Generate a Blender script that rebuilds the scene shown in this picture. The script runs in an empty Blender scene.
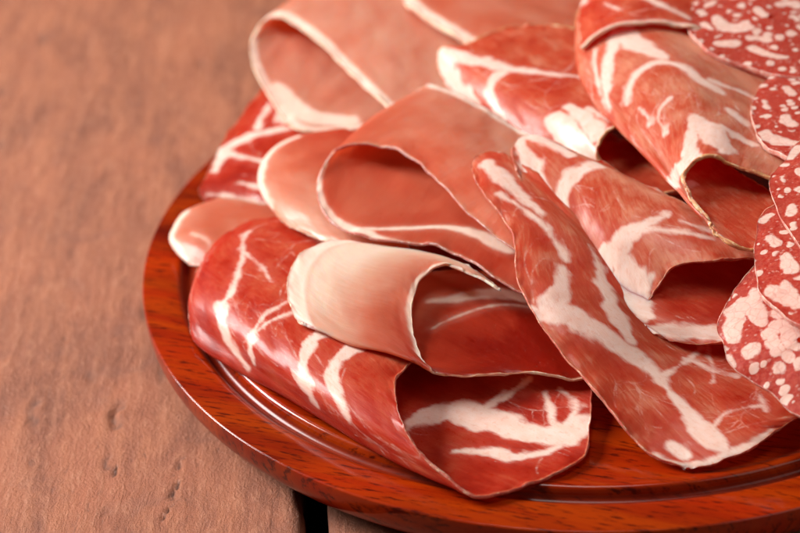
import bpy, math
import numpy as np
from mathutils import Vector, Matrix
scene = bpy.context.scene
col = scene.collection
rad = math.radians

# ------------------------------------------------------------------ slice shapes (world millimetres)
# ctrl = control net of a bent sheet; ctr/ring = a flat sausage disc; fat = streaks of fat as (u, v, half width in mm)
DATA = {
  'C': {"kind":"coppa","th":2,"seed":6,"pale":[0.2,0.4,0],"bands":[],"rind":"pink","ctrl":[[[-128.2,33.6,22.5],[-116.5,29.7,23.0],[-102.5,20.8,23.5],[-83.8,8.2,23.5]],[[-131.9,38.0,25.5],[-117.9,33.4,27.0],[-102.1,24.6,28.0],[-83.2,17.6,28.5]],[[-128.6,49.4,28.0],[-114.5,48.6,30.5],[-98.5,45.8,31.5],[-79.2,39.3,31.5]],[[-122.1,72.9,30.0],[-110.4,68.0,32.5],[-96.6,64.0,33.5],[-75.1,60.6,33.5]],[[-111.6,99.2,31.5],[-102.3,92.2,33.5],[-89.2,84.1,34.5],[-67.4,76.7,34.5]],[[-102.9,125.6,31.5],[-93.0,118.2,33.5],[-81.6,107.4,34.5],[-63.2,92.0,34.5]]],"fat":[[[0.717,0.281,0.6],[0.658,0.269,1],[0.6,0.294,1.2]],[[0.775,0.419,0.5],[0.708,0.4,0.8],[0.633,0.525,1]],[[0.375,0.062,1.2],[0.483,0.062,2],[0.533,0.169,2.2],[0.567,0.356,1.6],[0.592,0.6,1]],[[0.258,0.319,0.8],[0.242,0.494,1],[0.25,0.619,0.6]],[[0.475,0.1,1.6],[0.417,0.312,1.1],[0.375,0.481,0.8],[0.358,0.613,0.5]],[[0.167,0.056,0.6],[0.142,0.331,0.5],[0.133,0.606,0.6]],[[0.658,0.269,0.5],[0.742,0.244,0.5]]]},
  'F': {"kind":"ham","th":0.95,"seed":5,"pale":[0.55,0.42,0],"bands":[],"rind":"cream","ctrl":[[[-132.2,-2.3,22.5],[-136.1,7.0,22.5],[-137.1,14.8,23.0],[-133.4,23.3,23.5],[-123.2,28.8,24.5]],[[-133.6,-5.5,23.5],[-139.5,5.6,24.5],[-140.0,12.9,26.0],[-135.6,22.3,27.5],[-123.8,28.3,28.5]],[[-125.0,-11.4,24.5],[-130.1,-0.6,27.5],[-129.4,9.2,28.5],[-123.2,17.1,29.5],[-109.6,18.9,30.0]],[[-110.0,-19.5,24.5],[-113.2,-9.4,28.0],[-111.7,1.3,29.0],[-105.0,8.4,30.0],[-93.3,11.1,30.5]],[[-93.8,-33.4,24.5],[-93.5,-20.4,27.5],[-91.8,-10.1,28.5],[-86.7,-3.0,29.5],[-80.0,2.4,29.5]]],"fat":[[[0.275,0.044,0.4],[0.275,0.237,0.6],[0.275,0.481,0.8],[0.292,0.725,0.7]],[[0.45,0.394,-0.3],[0.533,0.338,-0.3],[0.583,0.231,-0.5]]]},
  'A': {"kind":"ham","th":1.2,"seed":7,"pale":[0.62,0.52,0.05],"bands":[["u0",-0.2,1.2,3.4]],"rind":"cream","ctrl":[[[-53.5,61.0,35.5],[-71.5,56.9,36.0],[-85.7,54.5,36.5],[-97.3,56.7,37.5],[-107.1,79.0,39.5],[-113.8,101.4,43.5],[-112.5,116.6,48.5],[-103.8,119.8,52.5],[-91.2,99.8,53.5],[-77.1,68.3,52.5],[-65.9,43.9,51.5],[-54.4,25.3,50.0]],[[-29.4,96.7,35.5],[-44.4,94.1,36.0],[-59.2,95.6,36.5],[-72.1,99.8,37.5],[-80.9,120.9,40.5],[-87.3,140.2,45.5],[-85.6,160.1,50.5],[-77.3,161.5,53.5],[-66.0,137.9,54.5],[-54.0,106.3,53.5],[-44.3,83.3,51.5],[-35.0,60.8,50.0]],[[-0.5,140.0,35.5],[-14.2,141.4,36.0],[-29.7,143.0,36.5],[-43.2,147.9,37.5],[-51.9,171.7,40.5],[-56.9,191.6,45.5],[-53.5,216.6,50.5],[-44.8,218.5,53.5],[-33.7,191.9,54.5],[-24.1,156.5,53.5],[-14.6,130.6,51.5],[-9.4,106.0,50.0]]],"fat":[[[0.067,0.369,2],[0.083,0.3,4],[0.108,0.237,4],[0.083,0.163,3]]]},
  'B': {"kind":"ham","th":2.2,"seed":8,"pale":[0.5,0.45,0],"bands":[["u0",-0.2,1.2,3.6]],"rind":"cream","ctrl":[[[-28.9,68.5,55.5],[-41.9,87.3,57.0],[-52.7,105.1,58.0],[-55.7,122.8,57.5],[-54.7,177.8,55.5]],[[-12.6,71.7,56.5],[-23.4,91.3,58.0],[-31.2,109.0,58.5],[-35.6,128.0,58.5],[-34.2,181.9,56.5]],[[12.6,73.6,55.5],[3.6,88.7,57.0],[-1.8,106.0,57.5],[-7.3,125.1,57.5],[-6.1,178.9,55.5]],[[40.1,67.0,52.5],[33.1,91.0,53.5],[28.1,107.2,54.5],[23.2,126.3,54.5],[26.0,177.5,53.5]]],"fat":[]},
  'D': {"kind":"ham","th":0.95,"seed":4,"pale":[0.55,0.4,-0.6],"bands":[],"rind":"cream","ctrl":[[[-96.2,0.9,34.5],[-101.3,14.7,34.5],[-102.1,27.5,35.0],[-99.1,38.8,35.5],[-92.0,44.5,36.5],[-78.6,46.4,37.5]],[[-101.5,-5.8,37.5],[-108.3,11.8,38.0],[-109.5,25.8,39.0],[-105.2,37.8,40.5],[-95.8,44.6,41.5],[-80.0,45.4,42.5]],[[-92.4,-19.9,40.0],[-98.8,-2.9,42.0],[-98.8,11.7,43.0],[-95.5,23.9,43.5],[-86.9,31.5,44.0],[-74.8,38.7,44.5]],[[-79.7,-31.4,41.5],[-84.1,-17.0,43.5],[-83.8,0.3,44.5],[-82.0,16.7,44.5],[-75.1,25.0,45.0],[-64.6,33.1,45.5]],[[-58.3,-42.6,41.5],[-63.7,-26.1,43.5],[-62.9,-8.4,44.0],[-62.1,10.3,44.5],[-58.2,22.5,45.0],[-50.8,34.5,45.5]]],"fat":[[[0.3,0.113,1.2],[0.292,0.231,1.3],[0.292,0.406,1.3],[0.292,0.594,1.0],[0.3,0.775,0.7]],[[0.458,0.037,-0.2],[0.55,0.019,0.1],[0.683,0.019,0.1]]]},
  'K': {"kind":"coppa","th":1.1,"seed":9,"pale":[0.6,0.6,0.1],"bands":[["u1",0.3,0.8,0.8]],"rind":"tan","ctrl":[[[-24.2,63.9,49.5],[-35.5,54.2,49.5],[-43.1,56.5,50.5],[-45.6,63.0,54.5],[-44.4,68.0,59.0],[-37.7,66.9,60.5],[-28.5,71.6,61.0],[-19.7,78.3,61.0]],[[-6.2,34.5,49.5],[-19.3,22.2,49.5],[-27.5,25.1,50.5],[-30.9,34.3,55.5],[-28.1,41.4,60.0],[-19.3,44.5,61.5],[-9.4,56.9,61.5],[-1.7,73.3,61.5]],[[11.2,12.3,48.5],[-1.8,0.7,48.5],[-11.6,0.6,50.5],[-15.2,11.8,55.5],[-11.0,19.3,60.5],[-2.1,24.3,62.0],[7.5,34.2,61.8],[19.0,56.0,61.5]],[[31.7,-22.3,49.5],[22.2,-26.6,49.5],[12.7,-22.7,49.5],[4.8,-15.4,51.5],[0.9,-8.8,56.5],[4.6,-3.1,60.0],[12.8,0.3,61.5],[24.5,3.3,61.5]]],"fat":[[[0.017,0.562,2.5],[0.075,0.45,3],[0.142,0.362,3],[0.242,0.325,2]],[[0.017,0.562,2],[0.15,0.619,2.6],[0.325,0.681,1.8],[0.533,0.75,1.0],[0.658,0.819,0.8]],[[0.325,0.669,1.2],[0.35,0.537,1.6],[0.375,0.431,1.4],[0.442,0.375,1]],[[0.733,0.525,3],[0.833,0.5,4],[0.958,0.531,3],[1.0,0.475,2]],[[0.75,0.619,2],[0.867,0.65,3],[0.983,0.656,3]],[[0.817,0.694,0.8],[0.958,0.769,0.7]]]},
  'E': {"kind":"ham","th":0.95,"seed":3,"pale":[0.36,0.5,0.22],"bands":[["u1",0.45,1.2,1.8],["u0",0.25,0.6,3.0]],"rind":"mauve","ctrl":[[[-22.5,-69.9,40.5],[-36.3,-59.1,45.0],[-51.9,-44.4,47.5],[-73.1,-36.1,47.5],[-85.4,-24.9,48.0],[-89.2,-7.9,50.5],[-83.0,8.6,54.0],[-68.1,7.5,56.0],[-55.1,-8.5,56.0],[-42.4,-34.9,53.5],[-28.3,-55.5,49.5]],[[-12.3,-46.9,44.5],[-24.7,-32.0,45.5],[-37.5,-15.5,46.0],[-55.9,-0.8,46.5],[-68.6,9.3,47.5],[-74.0,21.9,50.5],[-67.4,30.9,55.0],[-55.8,23.1,57.0],[-44.5,5.8,57.5],[-32.5,-17.7,56.0],[-20.4,-38.6,54.5]],[[1.6,-10.7,43.5],[-9.9,2.4,44.5],[-21.7,15.9,45.5],[-37.1,35.0,46.0],[-49.9,49.0,47.5],[-54.9,49.6,51.5],[-50.3,47.9,55.5],[-43.0,41.0,56.5],[-33.7,28.7,56.0],[-21.8,12.6,54.5],[-9.2,-7.1,53.5]]],"fat":[[[0.042,0.319,0.4],[0.125,0.244,0.5],[0.183,0.2,1.0],[0.225,0.156,2],[0.25,0.106,2.2]]]},
  'G': {"kind":"coppa","th":1.1,"seed":1,"pale":[0.25,0.42,0.4],"bands":[],"rind":"pink","ctrl":[[[-90.5,7.3,23.5],[-100.7,0.8,22.5],[-110.6,-8.7,21.5],[-121.7,-23.6,20.5],[-130.2,-43.9,21.5],[-132.0,-36.6,25.5],[-130.7,-24.6,28.5],[-126.1,-7.8,30.5],[-117.9,1.0,32.5],[-106.3,4.7,33.5],[-91.3,0.6,33.5]],[[-87.2,-2.7,23.5],[-94.0,-15.6,22.5],[-103.7,-27.5,21.5],[-113.1,-41.9,20.5],[-124.5,-54.3,21.0],[-128.0,-45.2,26.0],[-128.6,-37.0,30.0],[-125.9,-26.7,32.5],[-120.4,-16.1,34.0],[-109.9,-7.9,34.5],[-95.6,-6.0,34.0]],[[-65.3,-37.3,24.5],[-72.1,-47.5,22.5],[-80.2,-58.6,21.5],[-86.6,-72.1,20.5],[-97.1,-81.9,20.5],[-104.8,-75.7,25.5],[-108.2,-69.2,31.5],[-109.0,-55.5,35.0],[-106.2,-40.6,36.0],[-96.9,-28.5,36.0],[-83.2,-23.7,35.5]],[[-36.2,-67.4,25.5],[-43.2,-79.2,23.5],[-49.9,-88.2,21.5],[-59.4,-100.2,20.5],[-70.8,-111.5,21.0],[-77.8,-107.7,25.5],[-82.9,-101.6,31.0],[-85.6,-89.1,34.5],[-83.3,-75.9,35.7],[-76.3,-64.5,34.5],[-62.6,-57.3,32.0]],[[-11.3,-91.1,25.5],[-14.4,-108.7,23.5],[-17.8,-119.6,22.0],[-31.8,-128.4,21.5],[-46.9,-134.3,22.5],[-55.7,-129.4,26.0],[-63.8,-119.1,29.5],[-68.1,-105.9,33.5],[-67.5,-91.2,34.0],[-59.1,-78.2,31.5],[-45.1,-66.5,27.5]]],"fat":[[[0.2,0.881,0.3],[0.358,0.819,0.5],[0.4,0.725,0.7],[0.367,0.637,1.2],[0.375,0.556,1.4],[0.4,0.5,1.0],[0.417,0.469,0.5]],[[0.6,0.856,0.2],[0.567,0.775,0.35],[0.517,0.694,0.5],[0.475,0.606,1.1],[0.458,0.525,1.0]],[[0.617,0.8,0.2],[0.55,0.713,0.4],[0.492,0.637,0.5]],[[0.3,0.838,0.3],[0.442,0.831,0.25],[0.508,0.812,0.2]],[[0.725,0.831,1.6],[0.683,0.775,2.2],[0.667,0.719,1.8],[0.642,0.644,1.4],[0.633,0.581,1.2],[0.642,0.537,0.6]],[[0.883,0.881,0.8],[0.817,0.838,1.8],[0.775,0.781,2.2],[0.75,0.719,1.9],[0.742,0.65,1.6],[0.75,0.575,0.8]],[[0.4,1.0,2],[0.433,1.0,2]],[[0.708,0.312,1.5],[0.725,0.269,3.2],[0.758,0.237,4],[0.808,0.219,4.6],[0.867,0.219,4.2],[0.925,0.194,3.6],[0.958,0.15,3.6],[0.983,0.094,2.6]],[[0.8,0.206,1.5],[0.808,0.156,1.3],[0.825,0.113,1.0],[0.85,0.056,0.7]],[[0.833,0.319,0.4],[0.883,0.287,1.2],[0.925,0.269,1.5],[0.95,0.231,1.2],[0.958,0.2,1.0]],[[0.933,0.175,1.0],[0.917,0.106,0.6],[0.892,0.069,0.4]],[[0.95,0.138,0.9],[0.967,0.062,0.5],[0.925,0.044,0.3]]]},
  'H': {"kind":"ham","th":0.95,"seed":2,"pale":[1.05,0.2,1.0],"bands":[["v0",0.38,1.3,3.6],["u0",-0.2,1.2,5.5],["u1",0.38,0.95,0.7]],"rind":"cream","ctrl":[[[-71.0,-44.9,37.5],[-80.4,-54.9,37.5],[-86.6,-64.9,37.5],[-93.8,-67.3,38.0],[-97.6,-61.9,39.0],[-99.0,-52.1,41.0],[-97.1,-41.3,43.0],[-91.4,-33.8,44.0],[-81.1,-31.7,44.0],[-70.3,-37.1,43.5]],[[-42.9,-41.5,36.5],[-55.9,-51.1,36.5],[-70.3,-68.3,36.5],[-80.3,-77.2,37.1],[-85.1,-70.0,39.0],[-86.2,-59.0,41.5],[-83.5,-47.6,44.0],[-76.5,-38.6,45.0],[-65.6,-39.0,45.0],[-55.3,-47.0,44.0]],[[-25.1,-49.4,34.5],[-38.2,-58.8,34.5],[-57.3,-75.4,34.8],[-66.4,-83.9,36.2],[-72.5,-77.7,38.5],[-73.8,-68.0,41.3],[-70.9,-56.1,44.0],[-63.7,-45.9,45.5],[-53.6,-45.8,45.3],[-43.4,-52.8,44.5]],[[-6.6,-72.8,32.0],[-12.0,-92.0,29.5],[-32.1,-90.1,31.0],[-52.4,-91.2,33.0],[-59.6,-86.8,35.5],[-62.4,-70.8,40.0],[-59.1,-57.2,44.0],[-50.9,-52.1,45.8],[-43.7,-57.2,45.5],[-35.4,-66.1,44.5]]],"fat":[[[0.617,0.2,-0.6],[0.625,0.175,-0.4],[0.65,0.144,-0.2],[0.708,0.087,-0.2],[0.808,0.037,-0.6]],[[0.417,0.15,0.2],[0.533,0.131,1.4],[0.633,0.081,1.8],[0.758,0.031,0.9]]]},
  'I': {"kind":"coppa","th":1.2,"seed":13,"pale":[0.66,0.62,0],"bands":[],"rind":"pink","ctrl":[[[-39.9,-17.4,59.0],[-37.6,-12.4,60.0],[-33.0,-10.8,60.5],[-27.3,-14.6,60.0],[-18.9,-24.1,58.5],[-8.8,-31.1,54.5]],[[-37.5,-30.8,57.5],[-32.7,-28.3,58.5],[-27.1,-28.3,58.0],[-19.8,-32.9,56.5],[-11.5,-41.2,53.5],[-0.6,-50.8,49.5]],[[-30.2,-47.3,53.5],[-25.7,-44.9,54.5],[-18.7,-45.1,54.0],[-11.0,-49.7,51.5],[-2.8,-55.9,47.5],[8.3,-62.4,43.5]],[[-29.8,-67.7,47.5],[-23.4,-65.7,48.5],[-14.9,-64.6,47.0],[-5.8,-67.5,44.5],[4.0,-72.0,39.5],[18.0,-77.0,34.5]],[[-23.7,-83.9,40.5],[-16.5,-82.7,41.5],[-7.7,-81.7,40.0],[2.6,-81.6,36.5],[15.7,-82.8,31.5],[31.9,-83.2,28.5]],[[-13.6,-100.8,33.5],[-6.6,-95.3,33.5],[2.2,-94.3,32.0],[14.1,-92.4,29.5],[27.0,-93.7,27.5],[40.2,-92.9,27.5]],[[-5.7,-113.6,27.5],[1.6,-108.1,28.0],[10.2,-107.6,27.5],[21.8,-106.3,26.5],[33.9,-103.0,26.5],[47.1,-101.2,27.5]],[[1.3,-121.7,22.5],[9.7,-119.4,23.5],[16.7,-119.3,24.5],[26.7,-118.2,25.5],[37.4,-113.7,26.0],[49.6,-109.7,26.5]],[[9.7,-126.6,21.0],[14.6,-126.9,21.5],[20.2,-126.6,22.5],[28.5,-123.7,24.0],[39.8,-115.9,25.0],[54.1,-108.7,26.0]]],"fat":[[[0.05,0.237,2],[0.108,0.312,2.6],[0.167,0.35,1.8],[0.225,0.388,0.8]],[[0.158,0.144,0.5],[0.233,0.281,0.8],[0.292,0.375,0.7],[0.342,0.425,1]],[[0.367,0.369,1.5],[0.417,0.281,2.4],[0.458,0.175,3.6],[0.492,0.25,3],[0.517,0.369,2.8],[0.567,0.419,2.6],[0.617,0.444,2.2],[0.667,0.444,1.6],[0.717,0.438,1.5],[0.783,0.438,2],[0.867,0.425,2.8],[0.917,0.469,2.2]],[[0.467,0.156,2.6],[0.458,0.019,1.4],[0.442,0.0,0.6]],[[0.267,0.662,0.5],[0.317,0.669,1],[0.383,0.613,2],[0.45,0.569,2.2],[0.525,0.519,2]],[[0.65,0.469,0.7],[0.625,0.575,0.5],[0.567,0.738,0.4],[0.475,0.931,0.3]],[[0.475,0.931,0.3],[0.575,0.812,0.3],[0.675,0.681,0.25]],[[0.575,0.725,0.25],[0.608,0.8,0.25],[0.642,0.844,0.2]],[[0.808,0.787,0.35],[0.792,0.694,0.3],[0.792,0.6,0.3],[0.842,0.481,0.4]],[[0.767,0.806,0.25],[0.833,0.781,0.25]],[[0.883,0.156,2.2],[0.925,0.156,2.6]],[[0.892,0.0,0.5],[0.983,0.006,0.8],[1.0,0.231,1.2],[0.992,0.456,1.3],[0.983,0.594,1],[0.975,0.731,0.6]]]},
  'J': {"kind":"coppa","th":1.1,"seed":10,"pale":[0.65,0.6,0.5],"bands":[],"rind":"pink","ctrl":[[[1.2,-14.0,56.5],[-9.1,-20.3,55.5],[-17.8,-28.1,56.0],[-24.1,-29.5,57.0],[-26.5,-19.0,59.5],[-25.6,-9.8,61.5],[-21.3,-5.0,62.5],[-14.1,-9.2,62.0],[-5.7,-18.8,60.5]],[[21.3,-37.5,49.5],[5.8,-48.5,47.5],[-4.0,-54.0,47.5],[-13.2,-50.2,49.5],[-14.4,-39.0,53.5],[-10.6,-30.7,58.0],[-3.5,-26.6,60.0],[4.0,-28.7,59.5],[13.8,-35.4,57.5]],[[41.0,-48.6,44.5],[18.1,-67.3,40.5],[8.3,-72.5,40.5],[-2.3,-69.9,41.5],[-4.6,-58.0,46.5],[-0.8,-52.8,52.5],[5.7,-49.0,56.0],[14.9,-48.3,56.5],[26.8,-49.5,55.5]],[[66.0,-66.9,39.5],[40.1,-85.2,34.5],[26.1,-86.7,34.0],[13.7,-84.0,34.0],[5.5,-77.8,36.5],[10.1,-70.4,42.5],[16.2,-66.8,48.5],[27.2,-68.2,50.5],[42.0,-68.1,50.5]]],"fat":[[[0.008,0.688,1.5],[0.067,0.619,2.6],[0.15,0.544,3],[0.258,0.506,2]],[[0.0,0.719,2],[0.067,0.787,2],[0.2,0.775,1.5]],[[0.3,0.831,1.2],[0.325,0.694,2.2],[0.325,0.594,2.4],[0.342,0.537,2],[0.4,0.506,1.2]],[[0.7,0.887,0.8],[0.742,0.775,1.6],[0.733,0.662,2.6],[0.725,0.562,3.2],[0.508,0.263,4],[0.65,0.287,3.8],[0.792,0.338,2]],[[0.8,0.606,3],[0.908,0.606,3]],[[0.95,0.656,1.6],[0.95,0.6,1.6]],[[0.767,0.762,0.8],[0.817,0.869,0.6],[0.867,0.938,0.4]],[[0.742,0.906,0.4],[0.842,0.969,0.3]],[[0.967,0.444,1.5],[0.9,0.325,2.2],[0.925,0.256,2.4],[0.942,0.188,2.2]]]},
  'M': {"kind":"coppa","th":1.1,"seed":12,"pale":[0.55,0.5,0],"bands":[["u0",-0.2,1.2,0.9]],"rind":"cream","ctrl":[[[2.3,38.4,69.5],[7.2,39.3,73.5],[15.7,40.1,76.5],[28.5,40.2,76.5],[40.5,36.9,74.5],[53.5,29.4,71.5]],[[3.1,55.8,70.5],[9.0,58.4,74.5],[19.3,58.2,77.5],[31.0,56.1,77.5],[44.4,54.0,75.5],[58.4,45.9,72.5]],[[6.6,75.9,70.5],[12.4,85.3,73.5],[23.1,85.3,76.5],[35.2,83.1,76.5],[49.1,80.7,74.5],[63.5,71.9,71.5]],[[14.2,114.5,68.5],[18.8,120.7,71.5],[28.5,123.6,73.5],[41.2,121.1,73.5],[55.3,116.1,72.5],[69.4,101.9,69.5]]],"fat":[[[0.392,0.487,1.2],[0.25,0.6,1.2],[0.108,0.756,1]],[[0.567,0.037,1.2],[0.55,0.15,1.2]],[[0.342,0.275,0.5],[0.192,0.375,0.3]]]},
  'L': {"kind":"coppa","th":1.1,"seed":11,"pale":[0.86,0.76,0.35],"bands":[["u1",0.2,0.7,0.8]],"rind":"tan","ctrl":[[[27.6,79.1,59.5],[16.0,72.8,59.5],[5.9,62.2,61.5],[3.8,68.3,66.5],[9.9,79.5,70.5],[20.8,81.7,72.5],[34.4,77.2,71.5],[50.9,70.1,69.5],[63.8,63.9,67.5]],[[27.4,31.7,59.5],[15.7,20.7,60.5],[3.0,17.5,62.5],[1.3,35.6,66.5],[9.1,46.3,71.5],[22.7,46.1,73.5],[38.6,39.7,71.5],[51.8,28.3,68.5],[63.0,17.7,65.5]],[[35.7,-16.4,58.5],[24.9,-24.3,59.5],[13.0,-20.1,62.5],[11.8,-4.1,66.5],[20.0,5.7,71.5],[31.8,8.9,72.5],[44.2,5.7,69.5],[56.3,0.9,65.5],[65.2,-10.4,63.5]],[[51.0,-46.4,56.5],[42.1,-71.8,57.0],[30.8,-72.6,59.5],[26.0,-60.0,61.5],[22.0,-48.0,65.5],[24.8,-42.1,68.5],[32.1,-40.1,69.5],[41.2,-43.5,66.5],[54.0,-48.2,62.5]]],"fat":[[[0.325,0.569,2],[0.417,0.525,2.4],[0.492,0.438,2],[0.542,0.369,1.4],[0.558,0.319,0.7]],[[0.358,0.569,3],[0.442,0.562,3.6],[0.525,0.569,3],[0.575,0.594,1.5]],[[0.65,0.4,0.8],[0.617,0.45,1],[0.6,0.512,1.1],[0.6,0.575,1.2],[0.642,0.631,1.1],[0.692,0.681,1],[0.725,0.738,0.8]],[[0.392,0.45,0.5],[0.467,0.394,0.6],[0.517,0.35,0.4]],[[0.858,0.662,2.5],[0.908,0.725,4],[0.958,0.794,4]],[[0.875,0.644,2],[0.95,0.625,2.6],[1.0,0.594,2.6],[0.767,0.163,1.5]],[[0.792,0.762,1.2],[0.817,0.8,1.6],[0.833,0.831,0.8]],[[0.875,0.756,1.2],[0.892,0.825,1.0],[0.9,0.881,0.6]],[[0.675,0.7,0.8],[0.683,0.781,0.8],[0.7,0.856,0.5]],[[0.7,0.425,0.25],[0.775,0.444,0.25]],[[0.75,0.55,0.25],[0.783,0.475,0.3],[0.842,0.494,0.3]]]},
  'O': {"kind":"salami","th":2.0,"seed":15,"pale":[0,0,0],"bands":[],"rind":"salami","ring":[[49.8,-10.6,67.8],[48.5,-26.6,67.3],[51.6,-36.7,67.0],[63.0,-47.1,67.0],[79.7,-27.6,68.0],[83.5,1.2,68.5],[70.7,16.0,69.0],[56.5,5.6,68.5]],"ctr":[64.3,-13.3,68.0],"fat":[[[0.867,0.144,2.2],[0.792,0.25,2.4],[0.7,0.306,1.8]],[[0.35,0.138,2],[0.392,0.269,1.8]],[[0.542,0.831,1.4],[0.333,0.819,1.8]],[[0.767,0.956,1],[0.658,1.0,1]]]},
  'N': {"kind":"salami","th":2.2,"seed":14,"pale":[0,0,0],"bands":[],"rind":"salami","ring":[[39.5,45.0,74.5],[40.3,28.1,72.5],[51.7,16.1,70.5],[69.4,5.8,69.5],[89.4,19.5,71.5],[94.6,51.3,74.5],[78.6,78.3,77.0],[51.1,68.6,77.0]],"ctr":[65.1,37.8,75.0],"fat":[[[0.658,0.006,2.0],[0.542,0.087,3],[0.375,0.125,2.6]],[[0.308,0.087,2],[0.383,0.988,1.5]],[[0.808,0.037,1.6],[0.733,0.069,1]],[[0.825,0.15,1.6],[0.708,0.194,2]],[[0.492,0.219,1.6],[0.417,0.3,1.4]],[[0.667,0.25,1.5],[0.683,0.306,1.6],[0.675,0.356,1]],[[0.167,0.894,1.8],[0.05,0.931,1.8]],[[0.225,0.706,2],[0.367,0.662,2.2]],[[0.233,0.569,1.4],[0.283,0.55,1.2]],[[0.55,0.894,1.4],[0.475,0.856,1.4]],[[0.8,0.956,1.3],[0.717,0.938,1]],[[0.292,0.444,1],[0.358,0.45,0.7]]]},
  'P': {"kind":"salami","th":2.0,"seed":16,"pale":[0,0,0],"bands":[],"rind":"salami","ring":[[46.0,-56.8,66.5],[53.7,-42.6,68.0],[64.9,-31.0,70.0],[80.9,-34.3,71.5],[81.4,-67.3,69.5],[68.3,-97.1,65.5],[55.1,-100.7,64.0],[48.0,-82.0,64.5]],"ctr":[61.2,-67.5,68.0],"fat":[[[0.942,0.138,1.6],[0.917,0.175,2.2]],[[0.733,0.938,1.6],[0.783,0.925,2]],[[0.692,0.994,1.4],[0.483,0.006,1.6]],[[0.642,0.119,2],[0.55,0.119,2]],[[0.817,0.05,0.8],[0.75,0.031,0.8]]]},
  'Q': {"kind":"salami","th":2.0,"seed":17,"pale":[0,0,0],"bands":[],"rind":"salami","ring":[[44.0,-64.2,63.5],[38.5,-75.8,61.5],[35.2,-93.0,58.5],[37.4,-103.5,56.5],[46.7,-115.1,55.5],[64.5,-114.5,57.5],[75.1,-82.6,62.5],[59.7,-61.8,65.5]],"ctr":[51.8,-91.1,61.5],"fat":[[[0.742,0.106,1.6],[0.633,0.119,2]],[[0.45,0.181,2],[0.383,0.269,2.4]],[[0.808,0.344,3],[0.75,0.4,3.2]],[[0.933,0.05,1.6],[0.892,0.006,1.2]],[[0.633,0.356,2],[0.717,0.431,2.4]]]},
  'R': {"kind":"salami","th":2.6,"seed":18,"pale":[0,0,0],"bands":[],"rind":"salami","ring":[[39.5,-79.4,55.5],[25.6,-92.1,46.5],[24.8,-101.7,43.5],[26.6,-110.0,41.0],[34.5,-118.4,38.5],[43.2,-129.6,36.5],[60.9,-134.0,38.5],[66.7,-108.0,49.5],[54.4,-87.4,55.5]],"ctr":[44.3,-109.5,47.5],"fat":[[[0.792,0.106,3],[0.817,0.188,2.6]],[[0.908,0.1,2],[0.825,0.075,2.4]],[[0.708,0.062,3],[0.583,0.075,3],[0.492,0.087,2]],[[0.658,0.281,2.4],[0.608,0.269,2.4]],[[0.292,0.081,2.6],[0.208,0.044,1.6]],[[0.108,0.087,3],[0.033,0.206,3]],[[0.358,0.031,2.4],[0.25,0.956,2]],[[0.558,0.425,2],[0.55,0.444,1.6]],[[1.0,0.294,1.8],[1.0,0.319,1.4]],[[0.767,0.044,1.8],[0.708,0.044,1.4]]]},
}

def crom(C, n, closed=False):
    """Catmull-Rom resampling of control points C (k, ...) to n samples along axis 0."""
    k = len(C)
    if closed:
        t = np.linspace(0, k, n)
        i = np.minimum(np.floor(t).astype(int), k - 1); f = t - i
        a, b, c, d = C[(i - 1) % k], C[i % k], C[(i + 1) % k], C[(i + 2) % k]
    else:
        t = np.linspace(0, k - 1, n)
        i = np.minimum(np.floor(t).astype(int), k - 2); f = t - i
        E = np.concatenate([2 * C[:1] - C[1:2], C, 2 * C[-1:] - C[-2:-1]])
        a, b, c, d = E[i], E[i + 1], E[i + 2], E[i + 3]
    f = f.reshape((-1,) + (1,) * (C.ndim - 1))
    return .5 * (2 * b + (c - a) * f + (2 * a - 5 * b + 4 * c - d) * f**2 + (3 * b - a - 3 * c + d) * f**3)
def surf(o, nu, nv):
    """slice surface in mm: a bent sheet from its control net, or a disc from its outline."""
    if 'ctrl' in o:
        C = np.array(o['ctrl'], float)
        A = crom(C, nu)
        return crom(A.transpose(1, 0, 2), nv).transpose(1, 0, 2)
    ring = crom(np.array(o['ring'], float), nv, True); c = np.array(o['ctr'], float)
    r = np.linspace(0.03, 1, nu)[:, None, None]
    return c + (ring - c)[None] * r


# ------------------------------------------------------------------ small helpers
def vnoise(x, y, seed):
    """smooth value noise in -1..1"""
    rs = np.random.RandomState(seed); T = rs.uniform(-1, 1, (64, 64))
    xi = np.floor(x).astype(int); yi = np.floor(y).astype(int)
    fx = x - xi; fy = y - yi
    fx = fx * fx * fx * (fx * (fx * 6 - 15) + 10); fy = fy * fy * fy * (fy * (fy * 6 - 15) + 10)
    g = lambda a, b: T[a % 64, b % 64]
    return (g(xi, yi) * (1 - fx) + g(xi + 1, yi) * fx) * (1 - fy) + (g(xi, yi + 1) * (1 - fx) + g(xi + 1, yi + 1) * fx) * fy

def new_mesh(name, V, F, mat, parent=None, attrs=None, smooth=True):
    me = bpy.data.meshes.new(name)
    V = np.asarray(V, np.float32)
    F = np.asarray(F, np.int32)
    me.vertices.add(len(V)); me.vertices.foreach_set('co', V.ravel())
    k = F.shape[1]
    me.loops.add(F.size); me.loops.foreach_set('vertex_index', F.ravel())
    me.polygons.add(len(F))
    me.polygons.foreach_set('loop_start', np.arange(0, F.size, k, dtype=np.int32))
    me.update(calc_edges=True)
    me.polygons.foreach_set('use_smooth', np.full(len(F), smooth))
    for an, (ty, val) in (attrs or {}).items():
        a = me.attributes.new(an, ty, 'POINT')
        a.data.foreach_set('vector' if ty == 'FLOAT_VECTOR' else 'value', np.asarray(val, np.float32).ravel())
    me.materials.append(mat)
    me.update()
    o = bpy.data.objects.new(name, me); col.objects.link(o)
    if parent is not None:
        o.parent = parent
    return o

def empty(name, loc, label, cat, group=None):
    o = bpy.data.objects.new(name, None); col.objects.link(o)
    o.location = loc; o.empty_display_size = .01
    o['label'] = label; o['category'] = cat
    if group: o['group'] = group
    return o

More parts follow.
